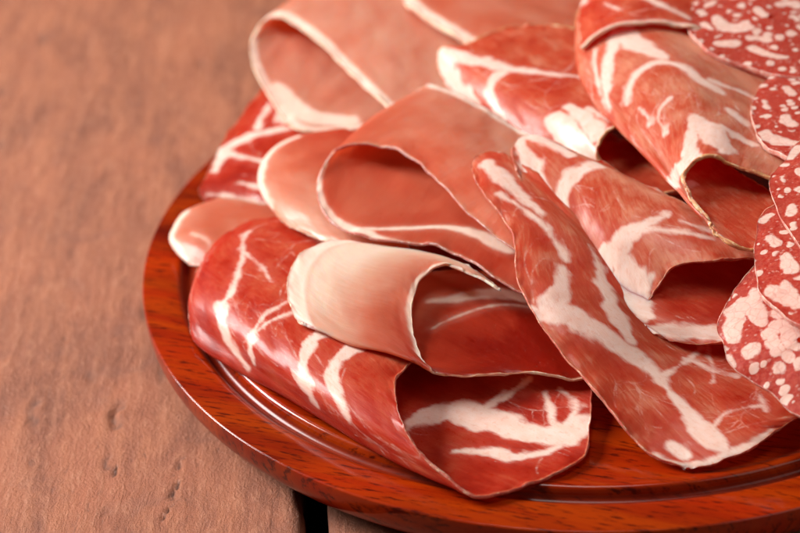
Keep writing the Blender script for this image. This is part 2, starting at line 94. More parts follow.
class NT:
    """tiny node builder"""
    def __init__(s, name):
        s.m = bpy.data.materials.new(name); s.m.use_nodes = True
        s.t = s.m.node_tree; s.t.nodes.clear()
        s.out = s.t.nodes.new('ShaderNodeOutputMaterial')
        s.b = s.t.nodes.new('ShaderNodeBsdfPrincipled')
        s.t.links.new(s.b.outputs[0], s.out.inputs[0])
    def set(s, inp, v):
        if hasattr(v, 'is_linked') or hasattr(v, 'links'): s.t.links.new(v, inp)
        else: inp.default_value = v
    def bs(s, **k):
        for n, v in k.items(): s.set(s.b.inputs[n.replace('_', ' ')], v)
    def attr(s, n, vec=False):
        a = s.t.nodes.new('ShaderNodeAttribute'); a.attribute_name = n
        return a.outputs['Vector' if vec else 'Fac']
    def obj(s):
        return s.t.nodes.new('ShaderNodeTexCoord').outputs['Object']
    def math(s, op, a, b=0., c=0., clamp=False):
        n = s.t.nodes.new('ShaderNodeMath'); n.operation = op; n.use_clamp = clamp
        s.set(n.inputs[0], a); s.set(n.inputs[1], b); s.set(n.inputs[2], c); return n.outputs[0]
    def vmul(s, v, k, off=(0, 0, 0)):
        n = s.t.nodes.new('ShaderNodeMapping'); s.set(n.inputs['Vector'], v)
        n.inputs['Scale'].default_value = k; n.inputs['Location'].default_value = off; return n.outputs[0]
    def rot(s, v, ang, k=(1, 1, 1)):
        n = s.t.nodes.new('ShaderNodeMapping'); s.set(n.inputs['Vector'], v)
        n.inputs['Rotation'].default_value = ang; n.inputs['Scale'].default_value = k; return n.outputs[0]
    def noise(s, v, scale, detail=3, rough=.5, dist=0., colr=False):
        n = s.t.nodes.new('ShaderNodeTexNoise'); s.set(n.inputs['Vector'], v)
        n.inputs['Scale'].default_value = scale; n.inputs['Detail'].default_value = detail
        n.inputs['Roughness'].default_value = rough; n.inputs['Distortion'].default_value = dist
        return n.outputs['Color' if colr else 'Fac']
    def vor(s, v, scale, feat='F1', out='Distance', rnd=1.):
        n = s.t.nodes.new('ShaderNodeTexVoronoi'); n.feature = feat; s.set(n.inputs['Vector'], v)
        n.inputs['Scale'].default_value = scale; n.inputs['Randomness'].default_value = rnd; return n.outputs[out]
    def step(s, x, a, b, lo=0., hi=1.):
        n = s.t.nodes.new('ShaderNodeMapRange'); n.interpolation_type = 'SMOOTHSTEP'
        s.set(n.inputs[0], x)
        for i, q in enumerate((a, b, lo, hi)): s.set(n.inputs[i + 1], q)
        return n.outputs[0]
    def mix(s, f, a, b, mode='MIX'):
        n = s.t.nodes.new('ShaderNodeMix'); n.data_type = 'RGBA'; n.blend_type = mode
        s.set(n.inputs['Factor'], f)
        for i, q in ((6, a), (7, b)):
            s.set(n.inputs[i], tuple(q) + (1,) if isinstance(q, tuple) and len(q) == 3 else q)
        return n.outputs[2]
    def ramp(s, f, stops):
        n = s.t.nodes.new('ShaderNodeValToRGB'); s.set(n.inputs[0], f); e = n.color_ramp.elements
        while len(e) < len(stops): e.new(.5)
        for q, (p, c) in zip(e, stops): q.position = p; q.color = tuple(c) + (1,)
        return n.outputs[0]
    def add(s, a, b, k=1.):
        n = s.t.nodes.new('ShaderNodeVectorMath'); n.operation = 'MULTIPLY_ADD'
        s.set(n.inputs[0], b); n.inputs[1].default_value = (k, k, k); s.set(n.inputs[2], a); return n.outputs[0]
    def glow(s, tr):
        # thin slices let light through
        a = s.t.nodes.new('ShaderNodeBsdfTranslucent'); a.inputs[0].default_value = tr[1]
        x = s.t.nodes.new('ShaderNodeMixShader'); x.inputs[0].default_value = tr[0]
        s.t.links.new(s.b.outputs[0], x.inputs[1]); s.t.links.new(a.outputs[0], x.inputs[2]); s.t.links.new(x.outputs[0], s.out.inputs[0])
    def bump(s, h, dist, strength=1., base=None):
        n = s.t.nodes.new('ShaderNodeBump'); n.inputs['Strength'].default_value = strength
        n.inputs['Distance'].default_value = dist; s.set(n.inputs['Height'], h)
        if base is not None: s.t.links.new(base, n.inputs['Normal'])
        return n.outputs[0]

# ------------------------------------------------------------------ materials of the meat
def meat_common(n, h, rough, sss=.25, sssr=(1., .22, .12), scale=.0022, mask=None, tr=(.42, (.95, .09, .035, 1))):
    if mask is not None:
        sssr = n.mix(mask, sssr, (.55, .42, .34))
    n.bs(Roughness=rough, Subsurface_Weight=sss, Subsurface_Radius=sssr, Subsurface_Scale=scale,
         Specular_IOR_Level=.14, Coat_Weight=.36, Coat_Roughness=.23)
    n.glow(tr)
    n.set(n.b.inputs['Normal'], h)

def coppa_mat(seed):
    n = NT('dry_cured_neck_meat')
    st = n.vmul(n.attr('st', True), (1, 1, 1), (seed * 37.1, seed * 11.3, 0))
    fat = n.attr('fat'); edge = n.attr('edge')
    wob = n.noise(st, .3, 3, .5)
    fine = n.noise(st, 2.2, 4, .65)
    feather = n.noise(n.vmul(st, (.35, 1.3, 1)), .9, 4, .7, .8)
    f = n.math('ADD', fat, n.math('MULTIPLY', n.math('SUBTRACT', wob, .5), 1.9))
    f = n.math('ADD', f, n.math('MULTIPLY', n.math('SUBTRACT', feather, .5), 1.3))
    mask = n.step(f, -1.15, .75)
    # thin branching threads of fat
    near = n.step(fat, -5., -.4)
    vn = n.math('ADD', n.attr('vein'), n.math('MULTIPLY', n.math('SUBTRACT', fine, .5), .5))
    vmask = n.math('MULTIPLY', n.step(vn, -.42, .16), n.step(n.noise(st, .25, 3, .6), .4, .65, .05, .5))
    mask = n.math('MAXIMUM', mask, vmask)
    fib = n.noise(n.vmul(st, (.16, .8, 1)), 1., 5, .65, .8)
    blot = n.noise(st, .08, 3, .55)
    k = n.math('ADD', n.attr('tone'), n.math('MULTIPLY', n.math('SUBTRACT', blot, .5), 1.1))
    k = n.math('ADD', k, n.math('MULTIPLY', n.math('SUBTRACT', fib, .5), .8), clamp=True)
    lean = n.ramp(k, ((0., (.25, .007, .0025)), (.35, (.40, .031, .012)), (.65, (.49, .09, .040)), (1., (.63, .29, .18))))
    lean = n.mix(n.math('MULTIPLY', near, n.step(feather, .35, .7, .1, .65)), lean, (.52, .125, .085))
    speck = n.step(n.noise(st, 1.5, 3, .6), .62, .74, 0., .28)
    lean = n.mix(n.math('MULTIPLY', speck, n.step(blot, .4, .6)), lean, (.72, .32, .24))
    fatc = n.mix(n.step(wob, .3, .7), (.88, .76, .66), (.85, .67, .56))
    fatc = n.mix(n.step(n.noise(st, .55, 4, .65), .5, .7, 0., .45), fatc, (.74, .43, .33))
    c = n.mix(mask, lean, fatc)
    tan = n.step(n.math('ADD', edge, n.math('MULTIPLY', n.noise(st, .8, 3), 1.4)), 1.15, .6)
    c = n.mix(n.math('MULTIPLY', tan, .6), c, (.62, .28, .14))
    h = n.math('ADD', n.math('MULTIPLY', fib, .6), n.math('ADD', n.math('MULTIPLY', mask, .2), n.math('MULTIPLY', fine, .35)))
    h = n.math('ADD', h, n.math('MULTIPLY', n.noise(st, .3, 2), .5))
    n.bs(Base_Color=c)
    meat_common(n, n.bump(h, .00022, .8), n.step(n.noise(st, .6, 4, .6), .3, .7, .24, .5), .75, scale=.0026, mask=mask)
    return n.m

def ham_mat(seed):
    n = NT('air_dried_ham')
    st = n.vmul(n.attr('st', True), (1, 1, 1), (seed * 37.1, seed * 11.3, 0))
    fat = n.attr('fat'); edge = n.attr('edge'); tone = n.attr('tone')
    wob = n.noise(st, .22, 5, .6)
    fine = n.noise(st, 2.2, 4, .65)
    f = n.math('ADD', fat, n.math('MULTIPLY', n.math('SUBTRACT', wob, .5), 2.))
    f = n.math('ADD', f, n.math('MULTIPLY', n.math('SUBTRACT', fine, .5), .5))
    mask = n.step(f, -1.5, .6)
    fib = n.noise(n.vmul(st, (.1, .8, 1)), 1.2, 5, .65, .5)
    blot = n.noise(st, .06, 3, .5)
    k = n.math('ADD', tone, n.math('MULTIPLY', n.math('SUBTRACT', blot, .5), .38), clamp=True)
    k = n.math('ADD', k, n.math('MULTIPLY', n.math('SUBTRACT', fib, .5), .24), clamp=True)
    lean = n.ramp(k, ((0., (.20, .006, .002)), (.2, (.38, .038, .015)), (.45, (.49, .135, .075)), (.75, (.60, .37, .265)), (1., (.72, .63, .51))))
    speck = n.step(n.noise(st, 1.3, 3, .6), .64, .74, 0., .35)
    lean = n.mix(speck, lean, (.62, .34, .25))
    lean = n.mix(n.step(fat, -4, -.3, 0., .3), lean, (.58, .27, .20))
    fatc = n.mix(n.step(wob, .3, .7), (.90, .80, .68), (.87, .73, .60))
    c = n.mix(mask, lean, fatc)
    tan = n.step(n.math('ADD', edge, n.math('MULTIPLY', n.noise(st, .6, 3), 1.2)), 1.4, .6)
    c = n.mix(n.math('MULTIPLY', tan, .6), c, (.68, .44, .30))
    h = n.math('ADD', n.math('MULTIPLY', fib, .6), n.math('MULTIPLY', fine, .3))
    h = n.math('ADD', h, n.math('MULTIPLY', n.noise(st, .22, 2), .8))
    n.bs(Base_Color=c)
    meat_common(n, n.bump(h, .0002, .8), n.step(n.noise(st, .5, 4, .6), .3, .7, .26, .48), .8, sssr=(1., .3, .16), scale=.0035, mask=mask, tr=(.43, (1., .40, .22, 1)))
    return n.m

def salami_mat(seed):
    n = NT('coarse_salami')
    st = n.vmul(n.attr('st', True), (1, 1, 1), (seed * 37.1, seed * 11.3, 0))
    fat = n.attr('fat'); edge = n.attr('edge')
    wob = n.noise(st, .4, 4, .6); fine = n.noise(st, 1.9, 3, .6)
    f = n.math('ADD', fat, n.math('MULTIPLY', n.math('SUBTRACT', wob, .5), 2.2))
    m1 = n.step(f, -.2, .5)
    wv = n.add(st, n.noise(st, .3, 2, .5, colr=True), 1.6)
    d = n.vor(wv, .3); rc = n.vor(wv, .3, out='Color')
    sep = n.t.nodes.new('ShaderNodeSeparateColor'); n.t.links.new(rc, sep.inputs[0])
    r = n.step(sep.outputs[0], .2, .9, .05, .5)
    m2 = n.math('MULTIPLY', n.step(n.math('SUBTRACT', r, d), -.02, .05), n.step(fat, -.9, -1.8))
    d3 = n.vor(wv, .85); c3 = n.vor(wv, .85, out='Color')
    sep3 = n.t.nodes.new('ShaderNodeSeparateColor'); n.t.links.new(c3, sep3.inputs[0])
    m3 = n.math('MULTIPLY', n.step(n.math('SUBTRACT', n.step(sep3.outputs[1], .45, 1., -.1, .42), d3), -.08, .12), .35)
    de = n.vor(wv, .33, 'DISTANCE_TO_EDGE')
    m1 = n.math('MULTIPLY', m1, n.step(n.math('ADD', de, n.math('MULTIPLY', fine, .03)), .0, .09, .72, 1.))
    mask = n.math('MAXIMUM', m1, n.math('MAXIMUM', m2, m3))
    grain = n.noise(st, .9, 4, .65, .8)
    lean = n.mix(n.step(grain, .3, .72), (.33, .026, .016), (.50, .11, .072))
    fatc = n.mix(n.step(wob, .3, .7), (.82, .66, .57), (.80, .60, .50))
    fatc = n.mix(n.step(n.noise(st, .7, 4, .65), .48, .7, 0., .5), fatc, (.68, .40, .33))
    c = n.mix(mask, lean, fatc)
    h = n.math('ADD', n.math('MULTIPLY', grain, .6), n.math('ADD', n.math('MULTIPLY', mask, .6), n.math('MULTIPLY', fine, .3)))
    n.bs(Base_Color=c)
    meat_common(n, n.bump(h, .00025, .8), n.step(n.noise(st, .5, 3), .3, .7, .28, .48), .75, scale=.0026, mask=mask)
    return n.m

def rind_mat(kind, cols):
    n = NT(kind)
    o = n.attr('st', True)
    a, b, c_ = cols
    q = n.noise(o, .14, 4, .6); r = n.noise(o, .6, 4, .65)
    c = n.mix(n.step(q, .4, .6), a, b)
    c = n.mix(n.step(r, .5, .64), c, c_)
    c = n.mix(n.step(n.noise(o, 1.3, 3, .6), .66, .76, 0., .35), c, (.30, .12, .05))
    n.bs(Base_Color=c, Roughness=.42, Subsurface_Weight=.6, Subsurface_Radius=(1., .35, .2), Subsurface_Scale=.0012, Specular_IOR_Level=.45)
    n.set(n.b.inputs['Normal'], n.bump(n.noise(o, 1.6, 4, .6), .0003, .8))
    return n.m
RIND = {'tan': rind_mat('golden_dried_edge', ((.52, .27, .11), (.40, .12, .05), (.64, .43, .26))),
        'pink': rind_mat('pink_cut_edge', ((.46, .13, .085), (.40, .06, .04), (.58, .33, .23))),
        'cream': rind_mat('pale_cut_edge', ((.70, .52, .36), (.62, .36, .26), (.72, .58, .46))),
        'mauve': rind_mat('mauve_cut_edge', ((.54, .28, .24), (.44, .13, .10), (.64, .46, .42))),
        'salami': rind_mat('natural_casing', ((.60, .30, .24), (.46, .12, .09), (.68, .48, .41)))}

# ------------------------------------------------------------------ one slice
def smooth_dist(P, uv, strokes, gate):
    """signed field in mm: positive inside a streak of fat"""
    best = np.full(P.shape[:2], -12.)
    U, Vv = uv
    for s in strokes:
        a = np.array(s, float)
        p0 = P[np.round(a[:, 0] * (P.shape[0] - 1)).astype(int), np.round(a[:, 1] * (P.shape[1] - 1)).astype(int)]
        k = max(2, int(np.linalg.norm(np.diff(p0, axis=0), axis=-1).sum() / .5) + 2)
        L = crom(a, k) if len(a) > 1 else a
        L[:, :2] = np.clip(L[:, :2], 0, 1); L[:, 2] = np.maximum(L[:, 2], -2)
        ui = L[:, 0] * (P.shape[0] - 1); vi = L[:, 1] * (P.shape[1] - 1)
        i0 = np.minimum(ui.astype(int), P.shape[0] - 2); j0 = np.minimum(vi.astype(int), P.shape[1] - 2)
        fu = (ui - i0)[:, None]; fv = (vi - j0)[:, None]
        Q = (P[i0, j0] * (1 - fu) + P[i0 + 1, j0] * fu) * (1 - fv) + (P[i0, j0 + 1] * (1 - fu) + P[i0 + 1, j0 + 1] * fu) * fv
        lo = Q.min(0) - 14; hi = Q.max(0) + 14
        sel = np.all((P > lo) & (P < hi), axis=-1)
        if gate:
            sel &= (U > L[:, 0].min() - .2) & (U < L[:, 0].max() + .2) & (Vv > L[:, 1].min() - .14) & (Vv < L[:, 1].max() + .14)
        idx = np.where(sel)
        p = P[idx]
        if not len(p): continue
        d = np.full(len(p), -12.)
        for q, w in zip(Q, L[:, 2]):
            d = np.maximum(d, w - np.sqrt(((p - q)**2).sum(-1)))
        best[idx] = np.maximum(best[idx], d)
    return best

def build_slice(key, name, label, cat, group, meat_name):
    o = DATA[key]; kind = o['kind']; seed = o['seed']; th = o['th']; isdisc = 'ring' in o
    nu, nv = (70, 241) if isdisc else (240, 300) if kind == 'coppa' else (160, 200)
    P = surf(o, nu, nv)
    if isdisc:
        u = np.linspace(.03, 1, nu)
        P[..., 2] += (1 - u[:, None]**2) * .8
        outl = 1 + .02 * vnoise(np.cos(np.linspace(0, 2 * np.pi, nv)) * 4 + 9, np.sin(np.linspace(0, 2 * np.pi, nv)) * 4 + 9, seed)
        c = np.array(o['ctr']); P = c + (P - c) * outl[None, :, None]
    dU = np.linalg.norm(np.diff(P, axis=0), axis=-1); dV = np.linalg.norm(np.diff(P, axis=1), axis=-1)
    su = np.concatenate([np.zeros((1, nv)), np.cumsum(dU, 0)]); sv = np.concatenate([np.zeros((nu, 1)), np.cumsum(dV, 1)], 1)
    Uu, Vv = np.meshgrid(np.linspace(0, 1, nu), np.linspace(0, 1, nv), indexing='ij')
    if isdisc:
        st = np.stack([P[..., 0] - P[0, 0, 0], (P[..., 1] - P[0, 0, 1]) * 1.15, 0 * Uu], -1)
        edge = su[-1] - su
    else:
        mv = sv.mean(0); mu = su.mean(1)
        S1 = .5 * su + .5 * mu[:, None]; S2 = .5 * sv + .5 * mv[None]
        st = np.stack([S1, S2, 0 * S1], -1)
        edge = np.minimum(np.minimum(su, su[-1] - su), np.minimum(sv, sv[:, -1:] - sv))
    sx, sy = st[..., 0], st[..., 1]
    a_ = 1. if kind == 'coppa' else .5
    wp = [a_ * (1.1 * vnoise(sx / 7 + 20, sy / 7 + 20, seed + 60 + i) + .55 * vnoise(sx / 2.8 + 20, sy / 2.8 + 20, seed + 70 + i)) for i in range(3)]
    fat = smooth_dist(P + np.stack(wp, -1), (Uu, Vv), o['fat'], not isdisc)
    if kind == 'coppa':
        fat = fat + np.where(fat > -3, .5 * vnoise(sx / 4.5 + 9, sy / 4.5 + 9, seed + 77), 0)
    for side, a, b, w in o['bands']:   # fat left on along one edge
        X, q = {'u0': (su, Vv), 'u1': (su[-1] - su, Vv), 'v0': (sv, Uu), 'v1': (sv[:, -1:] - sv, Uu)}[side]
        k = np.clip((q - a) / .06, 0, 1) * np.clip((b - q) / .06, 0, 1)
        fat = np.maximum(fat, np.where(k > 0, w * k - X - 1.2 * (1 - k), -12))
    vein = np.full_like(fat, -12.)
    if kind == 'coppa':
        rs = np.random.RandomState(seed * 7 + 3); Lu, Lv = su[-1].mean(), sv[:, -1].mean()
        strands = []
        def grow(u, v, ang, w, steps, lvl):
            pts = []; k = 0.
            for i in range(steps):
                f = 1 - .75 * i / steps
                pts.append((u, v, w * f))
                k = .75 * k + rs.normal() * .13; ang += k
                u += 1.7 * math.cos(ang) / Lu; v += 1.7 * math.sin(ang) / Lv
                if not (.01 < u < .99 and .01 < v < .99): break
                if lvl < 2 and rs.rand() < .16:
                    grow(u, v, ang + rs.choice([-1, 1]) * rs.uniform(.4, .9), w * f * .75, max(4, int(steps * .5)), lvl + 1)
            if len(pts) > 2: strands.append(pts)
        for i in range(int(Lu * Lv / 420)):
            if rs.rand() < .55 and o['fat']:      # most threads leave a broad streak
                s_ = o['fat'][rs.randint(len(o['fat']))]; p_ = s_[rs.randint(len(s_))]
                grow(p_[0], p_[1], rs.uniform(0, 6.28), rs.uniform(.1, .3), rs.randint(7, 16), 0)
            else:
                grow(rs.rand(), rs.rand(), rs.normal() * .5 + rs.choice([0, math.pi]), rs.uniform(.05, .22), rs.randint(8, 18), 0)
        vein = smooth_dist(P + .4 * np.stack(wp, -1), (Uu, Vv), strands, True)
    tone = o['pale'][0] + (o['pale'][1] - o['pale'][0]) * Uu + o['pale'][2] * (Vv - .5)  # in H this also paints the shade on its lower layer
    # gentle waviness of a hand-laid slice, and a ragged outline
    amp = .22 if kind != 'salami' else .2
    def nrm(P):
        gu = np.gradient(P, axis=0); gv = np.gradient(P, axis=1)
        N = np.cross(gu, gv); return N / np.maximum(np.linalg.norm(N, axis=-1, keepdims=True), 1e-9)
    N = nrm(P)
    if isdisc and N[..., 2].mean() < 0: N = -N
    wav = amp * vnoise(st[..., 0] / 9 + 20, st[..., 1] / 9 + 20, seed) + amp * .15 * vnoise(st[..., 0] / 3.6 + 20, st[..., 1] / 3.6 + 20, seed + 50)
    wav = wav + np.exp(-edge / 3.5) * (.55 * vnoise(st[..., 0] / 6 + 31, st[..., 1] / 6 + 17, seed + 95) + .25 * vnoise(st[..., 0] / 2.5 + 31, st[..., 1] / 2.5 + 17, seed + 96))
    if isdisc: P = P + N * wav[..., None]
    if not isdisc:
        P = P + N * wav[..., None]
        # ragged edges: pull the outer few rows in and out along the sheet
        per = [(P[0] - P[3]), (P[-1] - P[-4])]
        for r, i0, sgn in ((per[0], 0, 1), (per[1], nu - 1, -1)):
            t = r / np.maximum(np.linalg.norm(r, axis=-1, keepdims=True), 1e-6)
            a = .16 * vnoise(sv[i0] / 2.4 + 7, 0 * sv[i0] + 3.3, seed + 80) + .3 * vnoise(sv[i0] / 6 + 7, 0 * sv[i0] + 8.1, seed + 81)
            for k in range(4): P[i0 + sgn * k] += t * (a * (1 - k / 4))[:, None]
        per = [(P[:, 0] - P[:, 3]), (P[:, -1] - P[:, -4])]
        for r, j0, sgn in ((per[0], 0, 1), (per[1], nv - 1, -1)):
            t = r / np.maximum(np.linalg.norm(r, axis=-1, keepdims=True), 1e-6)
            a = .16 * vnoise(su[:, j0] / 2.4 + 7, 0 * su[:, j0] + 5.3, seed + 82) + .3 * vnoise(su[:, j0] / 6 + 7, 0 * su[:, j0] + 2.1, seed + 83)
            for k in range(4): P[:, j0 + sgn * k] += t * (a * (1 - k / 4))[:, None]
        N = nrm(P)
    org = np.array([P[..., 0].mean(), P[..., 1].mean(), P[..., 2].min()])
    root = empty(name, org / 1000, label, cat, group)
    if isdisc:
        P = P[:, :-1]; N = N[:, :-1]; st = st[:, :-1]; edge = edge[:, :-1]; fat = fat[:, :-1]; tone = tone[:, :-1]; vein = vein[:, :-1]; nvv = nv - 1
    else: nvv = nv
    I = np.arange(nu * nvv).reshape(nu, nvv)
    if isdisc: I2 = np.concatenate([I, I[:, :1]], 1)
    else: I2 = I
    quads = np.stack([I2[:-1, :-1], I2[1:, :-1], I2[1:, 1:], I2[:-1, 1:]], -1).reshape(-1, 4)
    nP = nu * nvv
    T = (P + N * th / 2).reshape(-1, 3); B = (P - N * th / 2).reshape(-1, 3)
    if isdisc: loop = I[-1]
    else: loop = np.concatenate([I[0, :-1], I[:-1, -1], I[-1, :0:-1], I[:0:-1, 0]])
    nx = np.roll(loop, -1)
    # winding: u x v equals N, so the quads above face N
    side = np.stack([loop, loop + nP, nx + nP, nx], -1)
    if not isdisc: side = side[:, ::-1]
    gu = np.cross(np.gradient(P, axis=0), np.gradient(P, axis=1))
    flip = (gu * N).sum(-1).mean() < 0
    F = np.concatenate([quads, quads[:, ::-1] + nP])
    side = side[:, ::-1]
    F = np.concatenate([F, side])
    if flip: F = F[:, ::-1]
    V = np.concatenate([T, B])
    if isdisc:   # close the small hole in the middle
        ci = len(V); V = np.concatenate([V, [T[I[0]].mean(0), B[I[0]].mean(0)]])
        a = I[0]; b = np.roll(a, -1)
        c1 = np.stack([a, b, np.full_like(a, ci), np.full_like(a, ci)], -1)
    mat = {'coppa': lambda: coppa_mat(seed), 'ham': lambda: ham_mat(seed), 'salami': lambda: salami_mat(seed)}[kind]()
    stv = st.reshape(-1, 3); fv = fat.ravel(); ev = edge.ravel()
    two = lambda x: np.concatenate([x, x])
    A = {'st': ('FLOAT_VECTOR', two(stv)), 'fat': ('FLOAT', two(fv)), 'edge': ('FLOAT', two(ev)), 'tone': ('FLOAT', two(tone.ravel())), 'vein': ('FLOAT', two(vein.ravel()))}
    if isdisc:
        V = V[:-2]
    meat = new_mesh(meat_name, (V - org) / 1000, F, mat, root, A)
    # rind: a fine uneven bead along the cut edge
    Pf = P.reshape(-1, 3); Nf = N.reshape(-1, 3)
    L = Pf[loop]; LN = Nf[loop]
    if isdisc: out = L - P[-4].reshape(-1, 3)
    else:
        inner = np.empty_like(L); k = 3
        inn = np.concatenate([I[k, :-1], I[:-1, -1 - k], I[-1 - k, :0:-1], I[:0:-1, k]])
        out = L - Pf[inn]
        for _ in range(6): out = (np.roll(out, 1, 0) + out + np.roll(out, -1, 0)) / 3
    out = out - LN * (out * LN).sum(-1, keepdims=True)
    out /= np.maximum(np.linalg.norm(out, axis=-1, keepdims=True), 1e-6)
    ll = np.concatenate([[0], np.cumsum(np.linalg.norm(np.diff(L, axis=0), axis=-1))])
    m = 9; ang = np.linspace(0, 2 * np.pi, m, endpoint=False)
    h = th / 2 * .97 + .07 * vnoise(ll / 1.7, ll * 0 + 2.2, seed + 90) + .1 * vnoise(ll / 5, ll * 0 + 6.2, seed + 91)
    if kind == 'salami': h = h * 1.08
    if o['rind'] == 'tan': h = h * 1.35
    wd = .2 + .14 * vnoise(ll / 2.1, ll * 0 + 9.2, seed + 92)
    if o['rind'] == 'tan': wd = wd * 2.2
    ring = L[:, None] + LN[:, None] * (np.sin(ang)[None, :, None] * h[:, None, None]) + out[:, None] * (np.cos(ang)[None, :, None] * wd[:, None, None])
    R = np.arange(len(L) * m).reshape(len(L), m)
    Rn = np.roll(R, -1, 0)
    q = np.stack([R, np.roll(R, -1, 1), np.roll(Rn, -1, 1), Rn], -1).reshape(-1, 4)
    rst = np.stack([np.repeat(ll, m), np.tile(ang * .6, len(L)), np.full(len(L) * m, seed * 13.)], -1)
    ro = new_mesh('casing' if kind == 'salami' else 'rind', (ring.reshape(-1, 3) - org) / 1000, q, RIND[o['rind']], root, {'st': ('FLOAT_VECTOR', rst)})
    return root

HAM = 'folded slices of cured ham'; COP = 'rolled slices of marbled cured meat'; SAL = 'slices of salami at the board edge'
for a in (
    ('A', 'ham_slice', 'pink ham roll at the back left, broad white fat edge around its open end', 'ham slice', HAM, 'ham_meat'),
    ('B', 'ham_slice', 'pale ham slice lying farthest back, thick white fat strip along its left edge', 'ham slice', HAM, 'ham_meat'),
    ('C', 'cured_meat_slice', 'small red slice with a white fat ring lying low at the left board edge', 'cured meat slice', COP, 'meat'),
    ('D', 'ham_slice', 'smooth pink ham fold with a cream left edge, tucked under the wide open ham roll', 'ham slice', HAM, 'ham_meat'),
    ('E', 'ham_slice', 'wide ham roll whose large round opening shows its plain orange pink inside', 'ham slice', HAM, 'ham_meat'),
    ('F', 'ham_slice', 'pale pink ham tip poking out over the left rim of the board', 'ham slice', HAM, 'ham_meat'),
    ('G', 'cured_meat_slice', 'large red slice folded at the front, white fat bands, open end over the rim', 'cured meat slice', COP, 'meat'),
    ('H', 'ham_slice', 'pale peach ham roll with thick white left end, lying on the front red slice', 'ham slice', HAM, 'ham_meat'),
    ('I', 'cured_meat_slice', 'long flat red slice draped down to the board with a branching white fat streak', 'cured meat slice', COP, 'meat'),
    ('J', 'cured_meat_slice', 'striped red roll lying directly on the long draped slice, dark opening to the right', 'cured meat slice', COP, 'meat'),
    ('K', 'cured_meat_slice', 'striped red roll behind the wide ham roll, tan rimmed dark opening at its white end', 'cured meat slice', COP, 'meat'),
    ('L', 'cured_meat_slice', 'biggest and highest red roll with curved white stripes and a tan rimmed open end', 'cured meat slice', COP, 'meat'),
    ('M', 'cured_meat_slice', 'red slice overlapping the top of the biggest roll with a thin cream edge', 'cured meat slice', COP, 'meat'),
    ('N', 'salami_slice', 'salami slice in the top right corner, lying highest and nearly flat', 'salami slice', SAL, 'salami_meat'),
    ('O', 'salami_slice', 'shaded salami slice just below the top right salami slice, half hidden under it', 'salami slice', SAL, 'salami_meat'),
    ('P', 'salami_slice', 'salami slice at the right with a pale casing edge, overlapping the slice below it', 'salami slice', SAL, 'salami_meat'),
    ('Q', 'salami_slice', 'narrow salami slice between the one above and the lowest salami slice', 'salami slice', SAL, 'salami_meat'),
    ('R', 'salami_slice', 'lowest salami slice, leaning on the long draped slice with big white fat pieces', 'salami slice', SAL, 'salami_meat'),
):
    build_slice(*a)

# ------------------------------------------------------------------ turned wooden board
def wood_mat(dark=0.):
    n = NT('lacquered_mahogany'); o = n.obj()
    g = n.rot(o, (0, 0, rad(22)))
    warp = n.add(g, n.noise(g, 14, 2, .5, colr=True), .012)
    grain = n.noise(n.vmul(warp, (9, 120, 40)), 1., 5, .6, .3)
    broad = n.noise(n.vmul(warp, (6, 26, 10), (2.7, 1.3, 0)), 1., 3, .5, .5)  # offset picked to brighten the left rim, which faces the light
    pores = n.noise(n.vmul(g, (130, 900, 300)), 1., 4, .65)
    c = n.mix(n.step(broad, .3, .72), (.04, .0008, .0002), (.25, .013, .0003))
    c = n.mix(n.step(grain, .36, .7, 0., .55), c, (.30, .036, .0006))
    c = n.mix(n.step(pores, .51, .67, 0., .82), c, (.03, .001, .0004))
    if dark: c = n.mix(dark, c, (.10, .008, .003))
    n.bs(Base_Color=c, Roughness=.4, Specular_IOR_Level=.05, Coat_Weight=.52 - .25 * dark, Coat_Roughness=.1 + .2 * dark)
    n.set(n.b.inputs['Normal'], n.bump(n.math('ADD', n.math('MULTIPLY', pores, -.4), n.noise(o, 45, 3)), .0004, .35))
    return n.m

def lathe(name, prof, mat, parent, seg=360):
    pts = crom(np.array(prof, float), len(prof) * 5)
    pts[:, 0] = np.maximum(pts[:, 0], .0005)
    th = np.linspace(0, 2 * np.pi, seg, endpoint=False)
    V = np.stack([pts[:, None, 0] * np.cos(th), pts[:, None, 0] * np.sin(th), np.repeat(pts[:, 1:2], seg, 1)], -1)
    I = np.arange(len(pts) * seg).reshape(len(pts), seg); J = np.roll(I, -1, 1)
    F = np.stack([I[:-1], I[1:], J[1:], J[:-1]], -1).reshape(-1, 4)
    return new_mesh(name, V.reshape(-1, 3), F, mat, parent)

board = empty('serving_board', (0, 0, 0), 'round glossy red brown wooden board with a grooved rim under the meat', 'serving board')
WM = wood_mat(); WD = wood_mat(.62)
lathe('board_center', [(.0005, .0195), (.03, .0195), (.06, .0195), (.09, .0195), (.12, .0195), (.1268, .0195), (.1285, .0197), (.1300, .0202), (.1312, .0203), (.1320, .0199), (.1325, .0190), (.1328, .0180)], WM, board)
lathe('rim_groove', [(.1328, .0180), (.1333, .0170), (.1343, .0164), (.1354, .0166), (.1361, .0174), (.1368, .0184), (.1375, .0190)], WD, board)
lathe('board_rim', [(.1375, .0190), (.1383, .01945), (.1395, .0196), (.142, .0197), (.1445, .0197), (.1472, .0196), (.14925, .0195), (.1497, .0193), (.14995, .0188), (.1500, .0165), (.1497, .0135), (.1488, .0110), (.1470, .0085), (.1445, .0060), (.1415, .0035), (.1390, .0015), (.1370, .0006), (.12, .0004), (.08, .0004), (.0005, .0004)], WM, board)

